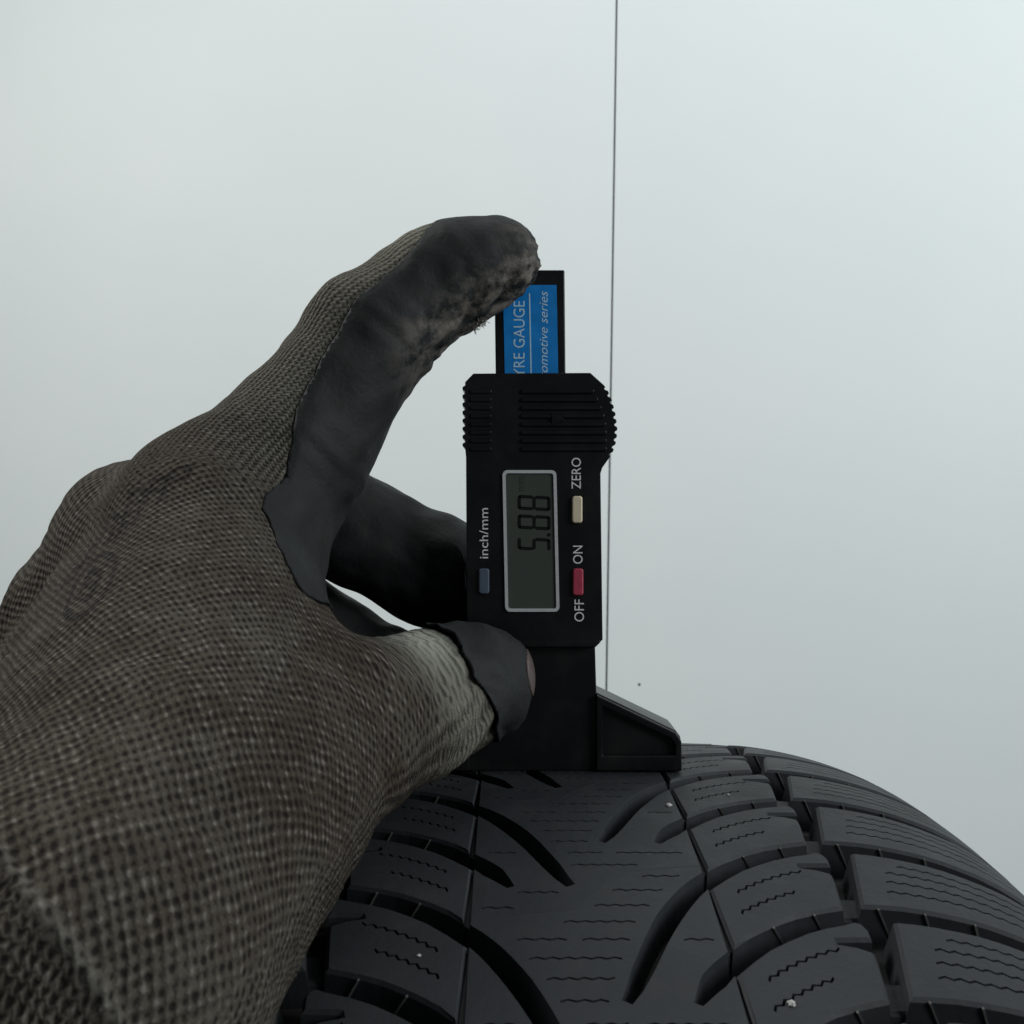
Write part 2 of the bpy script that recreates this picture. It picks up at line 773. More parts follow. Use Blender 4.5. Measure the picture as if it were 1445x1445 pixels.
def G(px, py):
    """photo position on the gauge's front -> gauge local (x, z) in metres, tilt taken out"""
    x, z = (px - GX) / 6.454, (GY - py) / 6.454
    c, s = math.cos(-TILT), math.sin(-TILT)
    return ((x * c - z * s) * MM, (x * s + z * c) * MM)


g0 = P(GX, GY, 240.0)
gauge = empty('tread_depth_gauge', W(g0),
              'black digital tread depth gauge reading 5.88 with blue label slide standing on the tyre', 'depth gauge')
gauge.rotation_euler = (0, -TILT, 0)

m = Mat('black_plastic')
n1 = m.noise(2500, 3)
n2 = m.noise(90, 5, 0.65)
m.color(m.mix(m.math('MULTIPLY', m.math('SUBTRACT', n2, 0.46, clamp=True), 1.6, clamp=True), (0.006, 0.006, 0.0067), (0.022, 0.0215, 0.021)))
m.rough(m.math('MULTIPLY_ADD', n2, 0.25, 0.26))
m.b.inputs['Specular IOR Level'].default_value = 0.3
m.bump(n1, 0.00004, 0.6)
PLASTIC = m.m
WHITE_INK = simple_mat('white_ink', (0.78, 0.79, 0.80), 0.5, 0.06, 2500, 0)
PALE_INK = simple_mat('pale_blue_ink', (0.50, 0.72, 0.88), 0.5, 0.08, 2500, 0)
BLUE = simple_mat('blue_label_print', (0.006, 0.23, 0.66), 0.35, 0.10, 400, 0)
SILVER = simple_mat('silver_bezel_paint', (0.62, 0.63, 0.64), 0.38, 0.08, 1500, 0, metal=0.2)
m = Mat('lcd_screen')
n1 = m.noise(60, 3)
m.color(m.ramp(n1, [(0.3, (0.055, 0.065, 0.056)), (0.7, (0.070, 0.082, 0.070))]))
m.rough(0.18)
m.b.inputs['Specular IOR Level'].default_value = 0.35
LCD = m.m
LCD_DARK = simple_mat('lcd_segment', (0.004, 0.005, 0.0045), 0.25, 0.05, 500, 0)
LCD_FAINT = simple_mat('lcd_faint_segment', (0.042, 0.050, 0.043), 0.25, 0.05, 500, 0)
CREAM = simple_mat('cream_rubber', (0.72, 0.62, 0.45), 0.5, 0.06, 900)
RED = simple_mat('red_rubber', (0.42, 0.045, 0.085), 0.5, 0.10, 900)
BLUEGREY = simple_mat('blue_grey_rubber', (0.075, 0.105, 0.145), 0.5, 0.08, 900)
STEEL = simple_mat('steel_pin', (0.5, 0.5, 0.5), 0.3, 0.08, 900, 0, metal=1.0)


def extrude(name, outline, y0, y1, mat, parent, bev=0.0, seg=3, ang=30):
    """outline: list of (x, z) in metres; front at y0 (towards the camera), back at y1"""
    a = sum(outline[i][0] * outline[(i + 1) % len(outline)][1] - outline[(i + 1) % len(outline)][0] * outline[i][1] for i in range(len(outline)))
    if a < 0:
        outline = list(reversed(outline))
    n = len(outline)
    V = [(x, y0 * MM, z) for x, z in outline] + [(x, y1 * MM, z) for x, z in outline]
    Fs = [tuple(range(n)), tuple(reversed(range(n, 2 * n)))]
    for i in range(n):
        j = (i + 1) % n
        Fs.append((i, n + i, n + j, j))
    me = mesh_from(name, V, Fs)
    o = link(name, me, mat, parent)
    if bev:
        add_bevel(o, bev * MM, seg, ang)
    return o


def rrect(x0, y0, x1, y1, r, n=5):
    out = []
    for cx, cy, a0 in ((x1 - r, y0 + r, -90), (x1 - r, y1 - r, 0), (x0 + r, y1 - r, 90), (x0 + r, y0 + r, 180)):
        for i in range(n + 1):
            a = math.radians(a0 + 90 * i / n)
            out.append((cx + r * math.cos(a), cy + r * math.sin(a)))
    return out


def gp(pts):
    return [G(*p) for p in pts]


# body with toothed grips on both edges
left_teeth = []
for i in range(8):
    y = 545 + i * 11.4
    left_teeth += [(656.3, y - 1.0), (652.6, y + 0.8), (652.6, y + 5.2), (656.3, y + 7.0)]
bulge = [(833, 526), (846, 536), (857, 549), (864, 565), (869, 585), (871.5, 606), (870, 622), (865, 638), (858, 650)]
bx = np.array(bulge)
teeth = []
ss = np.concatenate([[0], np.cumsum(np.linalg.norm(np.diff(bx, axis=0), axis=1))])
for s in np.arange(30, ss[-1] - 4, 10.6):
    for ds, off in ((0, 0), (1.6, -3.4), (4.4, -3.4), (6.0, 0)):
        teeth.append((np.interp(s + ds, ss, bx[:, 0]) + off, np.interp(s + ds, ss, bx[:, 1])))
outline = [(668, 527), (656.3, 539)] + left_teeth + [(657.5, 645), (659, 904), (664, 912), (839, 912), (850.5, 903), (847.5, 668), (850, 660)]
outline += list(reversed(teeth)) + [(852, 543), (833, 526)]
body = extrude('body', gp(outline), 0, 12.5, PLASTIC, gauge, 0.75, 3, 38)
# lower lip of the body, a step in front of the foot
extrude('body_rim', gp([(664, 903), (845, 903), (848.5, 905), (840, 913.5), (668, 913.5)]), -0.45, 3.0, PLASTIC, gauge, 0.35)
# grip ribs on the front
for i in range(8):
    y = 552.5 + i * 11.6
    xr = 838 + 24 * math.sin(min(1, (i + 1) / 6) * math.pi / 2)
    extrude('grip_rib', gp(rrect(735, y - 3.2, xr - 6, y + 3.2, 2.0, 2)), -0.55, 0.6, PLASTIC, gauge, 0.3, 2)
    extrude('grip_rib', gp(rrect(663, y - 3.2, 694, y + 3.2, 2.0, 2)), -0.35, 0.6, PLASTIC, gauge, 0.25, 2)
extrude('arrow_mark', gp([(778, 583), (797, 592), (778, 601)]), -0.72, 0.2, PLASTIC, gauge, 0.15, 2)

# slide with the blue label
slide = extrude('slide', gp([(697, 375), (798, 375), (803, 908), (704, 908)]), 4.0, 8.2, PLASTIC, gauge, 0.35, 2)
lab = extrude('label_plate', gp([(709.5, 397), (786.5, 397), (789.5, 560), (713.0, 560)]), 3.86, 4.3, BLUE, slide, 0)


def text_mesh(s, italic=0.0):
    cu = bpy.data.curves.new('t', 'FONT')
    cu.body = s
    cu.shear = italic
    cu.resolution_u = 4
    ob = bpy.data.objects.new('t', cu)
    COL.objects.link(ob)
    bpy.context.view_layer.update()
    dg = bpy.context.evaluated_depsgraph_get()
    me = bpy.data.meshes.new_from_object(ob.evaluated_get(dg))
    bpy.data.objects.remove(ob)
    return me


def put_text(name, s, base_px, top_px, y_start, y_end, yfront, mat, parent, italic=0.0, bold=0.0):
    """text running upwards: baseline at x = base_px, capitals up to x = top_px, from y_start up to y_end"""
    me = text_mesh(s, italic)
    co = np.zeros(len(me.vertices) * 3)
    me.vertices.foreach_get('co', co)
    co = co.reshape(-1, 3)
    a0, a1 = co[:, 0].min(), co[:, 0].max()
    cap = 0.69
    fs = []
    for v in co:
        fa = (v[0] - a0) / (a1 - a0)
        py = y_start + (y_end - y_start) * fa
        px = base_px + (top_px - base_px) * (v[1] / cap)
        x, z = G(px, py)
        fs.append((x, yfront * MM, z))
    me2 = mesh_from(name, fs, [tuple(p.vertices) for p in me.polygons])
    me2.materials.clear()
    o = link(name, me2, mat, parent)
    so = o.modifiers.new('s', 'SOLIDIFY')
    so.thickness = 0.00006
    so.offset = 0
    return o


put_text('lettering', 'TYRE GAUGE', 740.5, 724.5, 541, 420, 3.82, PALE_INK, slide)
put_text('lettering', 'automotive series', 773.5, 761.0, 548, 406, 3.82, PALE_INK, slide, 0.28)
extrude('label_line', gp([(746.6, 409), (748.4, 409), (751.4, 556), (749.6, 556)]), 3.80, 3.9, PALE_INK, slide)

put_text('lettering', 'ZERO', 819.5, 806.5, 690, 646, -0.05, WHITE_INK, gauge)
put_text('lettering', 'ON', 822.0, 808.5, 795.5, 770, -0.05, WHITE_INK, gauge)
put_text('lettering', 'OFF', 824.0, 810.5, 877, 846, -0.05, WHITE_INK, gauge)
put_text('lettering', 'inch/mm', 688.8, 676.5, 788, 717, -0.05, WHITE_INK, gauge)
for mat, x0, y0, x1, y1, hgt in ((CREAM, 807, 700, 821.5, 738, -1.0), (RED, 808, 802, 823, 840, -0.8), (BLUEGREY, 676, 802, 690.5, 838, -0.7)):
    q = rrect(x0, y0, x1, y1, 4)
    extrude('button', gp(q), hgt, 1.0, mat, gauge, 0.35)
    ring_o = rrect(x0 - 2.2, y0 - 2.2, x1 + 2.2, y1 + 2.2, 5)

# display: bezel ring, glass, segments
outer = rrect(0, 0, 1, 1, 0.001)
TL, TR, BL, BR = (709, 663.5), (785, 663.5), (713, 863), (789.5, 863)


def quad_pts(rr):
    out = []
    for fx, fy in rr:
        top = (TL[0] + (TR[0] - TL[0]) * fx, TL[1])
        bot = (BL[0] + (BR[0] - BL[0]) * fx, BL[1])
        out.append((top[0] + (bot[0] - top[0]) * fy, top[1] + (bot[1] - top[1]) * fy))
    return out


def rr_norm(i, r):
    w, h = 76.0, 199.5
    return [(x / w, y / h) for x, y in rrect(i, i, w - i, h - i, r, 4)]


display = extrude('display', gp(quad_pts(rr_norm(3.0, 4))), -0.12, 1.0, LCD, gauge)
o_, i_ = gp(quad_pts(rr_norm(0, 7))), gp(quad_pts(rr_norm(4.4, 3.5)))
n = len(o_)
V = [(x, -0.5 * MM, z) for x, z in o_] + [(x, -0.5 * MM, z) for x, z in i_] + [(x, 0.3 * MM, z) for x, z in o_] + [(x, -0.05 * MM, z) for x, z in i_]
Fs = []
for k in range(n):
    j = (k + 1) % n
    Fs += [(k, j, n + j, n + k), (2 * n + k, 2 * n + j, j, k), (n + k, n + j, 3 * n + j, 3 * n + k)]
bz = link('bezel', mesh_from('bezel', V, Fs), SILVER, display)
bz.data.validate()

SEG = {'a': ((0, 1), (1, 1)), 'b': ((1, 1), (1, .5)), 'c': ((1, .5), (1, 0)), 'd': ((1, 0), (0, 0)), 'e': ((0, 0), (0, .5)), 'f': ((0, .5), (0, 1)), 'g': ((0, .5), (1, .5))}
DIG = {'5': 'afgcd', '8': 'abcdefg'}


def seg_digit(ch, y_start, y_end, xb, xt, th=4.6):
    """seven segment digit, reading upwards; one mesh"""
    V, Fs = [], []
    wy = abs(y_end - y_start)
    hx = abs(xt - xb)
    for s in DIG[ch]:
        (a0, b0), (a1, b1) = SEG[s]
        p0 = np.array([a0 * wy, b0 * hx])
        p1 = np.array([a1 * wy, b1 * hx])
        c = np.array([wy / 2, hx / 2])
        t = (p1 - p0) / np.linalg.norm(p1 - p0)
        nn = np.array([-t[1], t[0]])
        if s != 'g':
            if (c - p0) @ nn < 0:
                nn = -nn
            off = nn * th / 2
        else:
            off = np.zeros(2)
        p0, p1 = p0 + off + t * 0.9, p1 + off - t * 0.9
        k = th / 2
        hexa = [p0, p0 + t * k + nn * k, p1 - t * k + nn * k, p1, p1 - t * k - nn * k, p0 + t * k - nn * k]
        b = len(V)
        for q in hexa:
            px = xb - q[1]
            py = y_start - q[0] + (q[1] / hx) * -2.5     # slight slant
            x, z = G(px, py)
            V.append((x, -0.17 * MM, z))
        Fs.append(tuple(range(b, b + 6)))
    return mesh_from('digit', V, Fs)


for ch, ys, ye in (('5', 778, 760), ('8', 748.5, 728), ('8', 721.5, 700.5)):
    link('digit', seg_digit(ch, ys, ye, 777.0, 730.5), LCD_DARK, display)
dot = gp(rrect(772, 752.5, 777, 757, 1.2, 2))
extrude('decimal_point', dot, -0.17, -0.14, LCD_DARK, display)
put_text('unit_mark', 'mm', 740.5, 729.5, 693, 672, -0.17, LCD_FAINT, display)

# stem and foot
foot_out = [(703, 909), (840.5, 909), (842.5, 979), (870, 992), (955, 1033), (961.5, 1041), (963, 1050), (963, 1088), (960, 1090.5),
            (544, 1090.5), (541, 1088), (541, 1050), (543, 1041), (549, 1033), (636, 992), (662, 979), (664, 909)]
foot = extrude('foot', gp(foot_out), 1.6, 14.5, PLASTIC, gauge, 0.8, 3, 28)
# raised border of the triangular side web
web_out = [(842, 981), (955, 1035), (962, 1046), (962.5, 1089), (842, 1089)]
web_in = [(850, 997), (946, 1042), (953, 1051), (953, 1066), (850, 1066)]
for mirror in (False, True):
    def mx(p):
        return [((2 * 752 - x), y) for x, y in p] if mirror else p
    o_, i_ = gp(mx(web_out)), gp(mx(web_in))
    n = len(o_)
    V = [(x, 0.1 * MM, z) for x, z in o_] + [(x, 0.1 * MM, z) for x, z in i_] + [(x, 2.0 * MM, z) for x, z in o_] + [(x, 2.0 * MM, z) for x, z in i_]
    Fs = []
    for k in range(n):
        j = (k + 1) % n
        Fs += [(k, j, n + j, n + k), (2 * n + k, 2 * n + j, j, k), (n + k, n + j, 3 * n + j, 3 * n + k)]
    wf = link('foot_rib', mesh_from('foot_rib', V, Fs), PLASTIC, foot)
    bm = bmesh.new()
    bm.from_mesh(wf.data)
    bmesh.ops.recalc_face_normals(bm, faces=bm.faces)
    bm.to_mesh(wf.data)
    add_bevel(wf, 0.35 * MM, 2)
# measuring pin reaching down into the groove
V, Fs = [], []
cx, cz = G(741, 1088)
for i in range(10):
    a = 2 * math.pi * i / 10
    for z in (cz + 0.002, cz - 0.0052):
        V.append((cx + 0.0008 * math.cos(a), 0.006 + 0.0008 * math.sin(a), z))
for i in range(10):
    j = (i + 1) % 10
    Fs.append((2 * i, 2 * i + 1, 2 * j + 1, 2 * j))
Fs.append(tuple(2 * i + 1 for i in range(10)))
link('measuring_pin', mesh_from('measuring_pin', V, Fs), STEEL, gauge)

# ------------------------------------------------------------------ the gloved left hand (implicit surface -> one continuous mesh)
# joints: (point, radius); distances in mm
wristR = P(95, 1372, 137)      # thumb side of the wrist
wristU = wristR + np.array([-21.0, 9.0, -13.0])
wristC = (wristR + wristU) / 2
I = [(P(300, 744, 219), 15.8), (P(418, 626, 226), 15.0), (P(522, 470, 231), 12.6), (P(600, 410, 234), 11.0), (P(645, 384, 235), 10.5), (P(704, 365, 235.5), 8.4)]
T = [(P(235, 1195, 160), 22.0), (P(345, 1100, 180), 21.0), (P(455, 1034, 196.5), 17.0), (P(540, 1012, 210), 13.6), (P(602, 988, 218.5), 12.6), (P(668, 962, 226.5), 11.9)]
M = [(P(186, 756, 237), 11.5), (P(430, 713, 258), 13.0), (P(612, 806, 263.5), 12.4), (P(732, 866, 264.5), 11.5)]
Rg = [(P(116, 868, 250), 12.6), (P(390, 873, 265), 13.0), (P(468, 916, 265), 11.6), (P(553, 963, 264), 11.2), (P(566, 985, 250), 10.5)]
Pk = [(P(45, 985, 258), 12.0), (P(320, 985, 272), 11.0), (P(430, 990, 266), 10.5), (P(450, 995, 252), 10)]
PALM = np.array([0.68, 0.53, -0.5])
PALM /= np.linalg.norm(PALM)
fore = wristC + np.array([-62.0, -74.0, -58.0])


def cone(Q, a, b, ra, rb):
    ab = b - a
    t = np.clip(((Q - a) @ ab) / (ab @ ab), 0, 1)
    d = np.linalg.norm(Q - a - t[:, None] * ab, axis=1)
    return d - (ra + (rb - ra) * t)


def chain(Q, J, k=4.0):
    d = None
    for (a, ra), (b, rb) in zip(J[:-1], J[1:]):
        c = cone(Q, a, b, ra, rb)
        d = c if d is None else smin(d, c, k)
    return d


def smin(a, b, k):
    h = np.maximum(k - np.abs(a - b), 0) / k
    return np.minimum(a, b) - h * h * k * 0.25


CORE = [
    (wristR, I[0][0] - PALM * -0.0, 21.0, 15.5),
    (wristC, M[0][0] + PALM * 3, 21.0, 13.0),
    (wristU, Rg[0][0] + PALM * 2, 20.5, 13.0),
    (wristU, Pk[0][0], 20.0, 12.0),
    (wristC + PALM * 8, (M[0][0] + Rg[0][0]) / 2 + PALM * 12, 18.0, 14.0),
    (T[0][0], I[0][0] + PALM * 4, 19.0, 14.0),
    (T[1][0], I[0][0] * 0.75 + T[2][0] * 0.25, 15.5, 12.0),
    (I[0][0], M[0][0], 13.5, 11.5), (M[0][0], Rg[0][0], 11.8, 12.4), (Rg[0][0], Pk[0][0], 12.4, 11.5),
    (wristR, fore + np.array([9.0, 0, 4]), 21.5, 27.0), (wristU, fore - np.array([9.0, 0, 4]), 21.0, 27.0),
    (wristR, T[0][0], 21.0, 21.5),
]


def rbox(Q, lo, hi, r=0.4):
    c, h = (np.array(lo) + np.array(hi)) / 2, (np.array(hi) - np.array(lo)) / 2 - r
    q = np.abs(Q - c) - h
    return np.linalg.norm(np.maximum(q, 0), axis=1) + np.minimum(q.max(axis=1), 0) - r


def tyre_d(Q):
    w = np.abs(Q[:, 0] - XC)
    r = np.hypot(Q[:, 1], Q[:, 2] + TYRE_R)
    return (r - TYRE_R + np.interp(w, PR_W, PR_D)) * 0.85


ct, st = math.cos(TILT), math.sin(TILT)


def to_gauge(Q):
    q = Q - g0
    # undo rotation about y
    return np.stack([q[:, 0] * ct + q[:, 2] * st, q[:, 1], -q[:, 0] * st + q[:, 2] * ct], axis=1)


def gbox(x0, y0, x1, y1, d0, d1):
    a, b = G(x0, y1), G(x1, y0)
    return (min(a[0], b[0]) / MM, d0, a[1] / MM), (max(a[0], b[0]) / MM, d1, b[1] / MM)


GB = [gbox(697, 375, 799, 540, 4.0, 8.2), gbox(655, 527, 850, 912, 0, 12.5), gbox(664, 905, 841, 1090, 1.6, 14.5), gbox(541, 1035, 963, 1090, 1.6, 14.5)]


def sdf(Q, carve=True):
    d = None
    for a, b, ra, rb in CORE:
        c = cone(Q, a, b, ra, rb)
        d = c if d is None else smin(d, c, 12.0)
    d = smin(d, chain(Q, I), 12.0)
    d = smin(d, chain(Q, T, 6.0), 8.5)
    d = smin(d, chain(Q, M), 3.5)
    d = smin(d, chain(Q, Rg), 2.8)
    d = smin(d, chain(Q, Pk), 4.0)
    # low frequency cloth unevenness
    d = d + 0.28 * np.sin(Q @ np.array([.21, .13, .17]) + 1.0) * np.sin(Q @ np.array([-.16, .19, .14])) \
        + 0.16 * np.sin(Q @ np.array([.47, -.33, .29]) + 2.0) * np.sin(Q @ np.array([.31, .43, -.38]))
    if carve:
        d = -smin(-d, tyre_d(Q) - 0.35, 3.0)
        q = to_gauge(Q)
        for lo, hi in GB:
            d = -smin(-d, rbox(q, lo, hi) - 0.55, 1.5)
    return d


def surface_nets(lo, hi, h):
    lo = np.array(lo, float)
    nC = np.ceil((np.array(hi) - lo) / (4 * h)).astype(int)
    ax = [lo[i] + 4 * h * (np.arange(nC[i]) + 0.5) for i in range(3)]
    X = np.stack(np.meshgrid(*ax, indexing='ij'), -1).reshape(-1, 3)
    dc = sdf(X).reshape(nC)
    N = nC * 4
    D = np.repeat(np.repeat(np.repeat(dc, 4, 0), 4, 1), 4, 2).astype(np.float32)
    near = np.argwhere(np.abs(dc) < 4 * h * 1.75)
    off = np.stack(np.meshgrid(*[np.arange(4)] * 3, indexing='ij'), -1).reshape(-1, 3)
    idx = (near[:, None, :] * 4 + off[None]).reshape(-1, 3)
    Q = lo + (idx + 0.5) * h
    out = np.empty(len(Q))
    for s in range(0, len(Q), 200000):
        out[s:s + 200000] = sdf(Q[s:s + 200000])
    D[idx[:, 0], idx[:, 1], idx[:, 2]] = out
    ins = D < 0
    C = [(0, 0, 0), (1, 0, 0), (0, 1, 0), (1, 1, 0), (0, 0, 1), (1, 0, 1), (0, 1, 1), (1, 1, 1)]
    sl = lambda c: tuple(slice(c[i], N[i] - 1 + c[i]) for i in range(3))
    cnt = sum(ins[sl(c)].astype(np.int8) for c in C)
    act = np.argwhere((cnt > 0) & (cnt < 8))
    vid = -np.ones(tuple(N - 1), int)
    vid[act[:, 0], act[:, 1], act[:, 2]] = np.arange(len(act))
    acc = np.zeros((len(act), 3))
    num = np.zeros(len(act))
    for i in range(8):
        for j in range(i + 1, 8):
            ci, cj = np.array(C[i]), np.array(C[j])
            if abs(ci - cj).sum() != 1:
                continue
            a = D[tuple((act + ci).T)]
            b = D[tuple((act + cj).T)]
            k = (a < 0) != (b < 0)
            t = np.where(k, a / np.where(a == b, 1, a - b), 0)[:, None]
            acc += np.where(k[:, None], ci + t * (cj - ci), 0)
            num += k
    V = lo + (act + 0.5 + acc / num[:, None]) * h
    quads = []
    for axn in range(3):
        o1, o2 = [(1, 2), (2, 0), (0, 1)][axn]
        e = np.zeros(3, int)
        e[axn] = 1
        s0 = [slice(1, N[i] - 1) for i in range(3)]
        s1 = list(s0)
        s0[axn] = slice(0, N[axn] - 1)
        s1[axn] = slice(1, N[axn])
        a, b = ins[tuple(s0)], ins[tuple(s1)]
        ch = np.argwhere(a != b)
        base = ch + np.array([0 if i == axn else 1 for i in range(3)])
        f1, f2 = np.zeros(3, int), np.zeros(3, int)
        f1[o1] = 1
        f2[o2] = 1
        ok = np.ones(len(base), bool)
        q = []
        for dlt in (-f1 - f2, -f2, np.zeros(3, int), -f1):
            c = base + dlt
            okc = ((c >= 0) & (c < N - 1)).all(1)
            ok &= okc
            c = np.clip(c, 0, N - 2)
            q.append(vid[c[:, 0], c[:, 1], c[:, 2]])
        q = np.stack(q, 1)
        sgn = a[tuple(ch.T)]
        q = np.where(sgn[:, None], q, q[:, ::-1])
        quads.append(q[ok & (q >= 0).all(1)])
    return V, np.concatenate(quads)


def grad(Q, e=0.3):
    g = np.zeros_like(Q)
    for i in range(3):
        dv = np.zeros(3)
        dv[i] = e
        g[:, i] = sdf(Q + dv) - sdf(Q - dv)
    return g / (2 * e)


def project(Q, it=2):
    for _ in range(it):
        g = grad(Q)
        l2 = np.maximum((g * g).sum(1), 0.3)
        s = np.clip(sdf(Q) / l2, -1.0, 1.0)
        Q = Q - g * s[:, None]
    return Q


def edges_of(Fq):
    e = np.concatenate([Fq[:, [i, (i + 1) % 4]] for i in range(4)])
    e.sort(axis=1)
    return np.unique(e, axis=0)


def subdivide(V, Fq, attrs):
    """one linear subdivision of a quad mesh; attrs are per-vertex arrays carried along"""
    e = np.concatenate([Fq[:, [i, (i + 1) % 4]] for i in range(4)])
    es = np.sort(e, axis=1)
    ue, inv = np.unique(es, axis=0, return_inverse=True)
    inv = inv.reshape(4, -1)
    nv, ne = len(V), len(ue)

    def up(A):
        return np.concatenate([A, A[ue].mean(1), A[Fq].mean(1)])
    fc = nv + ne + np.arange(len(Fq))
    em = [nv + inv[i] for i in range(4)]
    F2 = np.concatenate([np.stack([Fq[:, i], em[i], fc, em[i - 1]], 1) for i in range(4)])
    return up(V), F2, [up(a) for a in attrs]


lo_b = np.minimum(fore - 34, np.min([p for p, r in I + T + M + Rg + Pk], axis=0) - 26)
hi_b = np.max([p for p, r in I + T + M + Rg + Pk], axis=0) + 24
HV, HF = surface_nets(lo_b, hi_b, 1.55)
HV = project(HV, 2)

# ---- knit direction field and its integration to stitch coordinates (least squares over mesh edges)
Nrm = grad(HV)
Nrm /= np.maximum(np.linalg.norm(Nrm, axis=1), 1e-6)[:, None]


def unit(v):
    return v / np.linalg.norm(v)


fields = []
for J in (I, T):
    for (a, ra), (b, rb) in zip(J[:-1], J[1:]):
        d = cone(HV, a, b, ra, rb)
        fields.append((d, unit(b - a), 1.0))
for a, b, ra, rb in CORE[:4]:
    fields.append((cone(HV, a, b, ra, rb), unit(b - a), 1.0))
fields.append((cone(HV, wristR, fore, 21, 27), unit(wristC - fore), 1.0))
for J in (M, Rg, Pk):
    for (a, ra), (b, rb) in zip(J[:-1], J[1:]):
        fields.append((cone(HV, a, b, ra, rb), unit(b - a), 1.0))
wsum = np.zeros(len(HV))
dirf = np.zeros_like(HV)
for d, v, k in fields:
    w = k * np.exp(-np.clip(d, -3, 40) / 3.0)
    wsum += w
    dirf += w[:, None] * v
dirf /= wsum[:, None]
dirf -= (dirf * Nrm).sum(1)[:, None] * Nrm
dirf /= np.maximum(np.linalg.norm(dirf, axis=1), 1e-6)[:, None]
E_ = edges_of(HF)
for _ in range(25):
    acc = dirf.copy()
    np.add.at(acc, E_[:, 0], dirf[E_[:, 1]])
    np.add.at(acc, E_[:, 1], dirf[E_[:, 0]])
    acc -= (acc * Nrm).sum(1)[:, None] * Nrm
    dirf = acc / np.maximum(np.linalg.norm(acc, axis=1), 1e-6)[:, None]
side = np.cross(Nrm, dirf)
view = CAM - HV
view /= np.linalg.norm(view, axis=1)[:, None]
# the palm side is rubber coated: its stitches need not be followed there
wt_v = np.where((Nrm @ PALM) > 0.85, 0.05, 1.0)


def integrate(g):
    i, j = E_[:, 0], E_[:, 1]
    we = wt_v[i] * wt_v[j]
    dx = HV[j] - HV[i]
    tgt = (0.5 * (g[i] + g[j]) * dx).sum(1)
    n = len(HV)

    def A(x):
        f = we * (x[j] - x[i])
        return np.bincount(j, f, n) - np.bincount(i, f, n) + 1e-6 * x
    b = np.bincount(j, we * tgt, n) - np.bincount(i, we * tgt, n)
    diag = np.bincount(j, we, n) + np.bincount(i, we, n) + 1e-6
    x = (HV * g.mean(0)).sum(1)
    r = b - A(x)
    z = r / diag
    p = z.copy()
    rz = r @ z
    for _ in range(700):
        Ap = A(p)
        al = rz / (p @ Ap)
        x += al * p
        r -= al * Ap
        z = r / diag
        rz2 = r @ z
        if rz2 < 1e-7:
            break
        p = z + (rz2 / rz) * p
        rz = rz2
    return x


KU, KV = integrate(dirf), integrate(side)

# ---- masks on the coarse mesh ------------------------------------------------
dI, dT, dM = chain(HV, I), chain(HV, T, 6.0), chain(HV, M)
dR, dP = chain(HV, Rg), chain(HV, Pk)
dC = np.min([cone(HV, a, b, ra, rb) for a, b, ra, rb in CORE], axis=0)
HV2, HF2, (KU2, KV2) = subdivide(HV, HF, [KU, KV])
HV2 = project(HV2, 1)
Q = HV2


def masks(Q):
    nq = grad(Q)
    nq /= np.maximum(np.linalg.norm(nq, axis=1), 1e-6)[:, None]
    dists = np.stack([chain(Q, I), chain(Q, T, 6.0), chain(Q, M), chain(Q, Rg), chain(Q, Pk),
                      np.min([cone(Q, a, b, ra, rb) for a, b, ra, rb in CORE], axis=0)], 1)
    # index: knit on the back of the finger, rubber on its sides, pad and the whole tip
    pts_ = np.array([p for p, r in I])
    cs = np.array([-0.95, 0.12, 0.36, 0.62, 1.02, 1.6])
    best = np.full(len(Q), 1e9)
    fI = np.zeros(len(Q))
    for k in range(len(I) - 1):
        a, b = pts_[k], pts_[k + 1]
        ab = b - a
        t = ((Q - a) @ ab) / (ab @ ab)
        tc = np.clip(t, -0.6 if k == 0 else 0, 1.3 if k == len(I) - 2 else 1)
        o = Q - a - tc[:, None] * ab
        dd = np.linalg.norm(o, axis=1)
        x = unit(ab)
        n2 = np.array([-x[2] * -1, 0, 0])
        up = np.array([x[2] * -1.0, 0, x[0]])      # up-left in the finger's plane
        up = unit(np.array([-abs(x[2]), -0.10, abs(x[0])]))
        rr = I[k][1] + (I[k + 1][1] - I[k][1]) * np.clip(t, 0, 1)
        c = cs[k] + (cs[k + 1] - cs[k]) * tc
        f = (c - (o @ up) / rr) * rr
        use = dd - rr < best
        fI = np.where(use, f, fI)
        best = np.where(use, dd - rr, best)
    # thumb: rubber cap beyond the rolled edge
    e0 = P(643, 948, 221)
    nT = unit(np.array([0.83, 0.33, 0.50]))
    fT = (Q - e0) @ nT + 0.8 * np.sin(Q[:, 2] * 0.55) + 0.4 * np.sin(Q[:, 2] * 1.3 + 1)
    # underside of thumb and ball of the thumb
    fTp = np.full(len(Q), -6.0)
    fT = np.maximum(fT, fTp)
    fP = ((nq @ PALM) - 0.30) * 14
    fW = (Q - P(398, 790, 213)) @ unit(np.array([0.90, 0.22, 0.36]))
    deep = np.clip((Q[:, 1] + 25) / 10, -1, 1) * 20
    fC = np.maximum(np.minimum(((nq @ PALM) - 0.76) * 14, deep), fW)
    fF = np.full(len(Q), 6.0)
    # other fingers: coated all the way past the first joint
    def along(J):
        a, b = J[0][0], J[1][0]
        return ((Q - a) @ (b - a)) / np.linalg.norm(b - a) - 18
    w = np.exp(-np.clip(dists, -2, 30) / 1.6)
    w /= w.sum(1)[:, None]
    f = w[:, 0] * fI + w[:, 1] * fT + w[:, 2] * np.maximum(along(M), fP) + w[:, 3] * np.maximum(along(Rg), fP) + w[:, 4] * np.maximum(along(Pk), fP) + w[:, 5] * fC
    # nothing coated on the wrist
    f = np.where((Q - wristC) @ unit(M[0][0] - wristC) < 22, -5, f)
    return np.clip(f, -6, 6), nq, w, fT


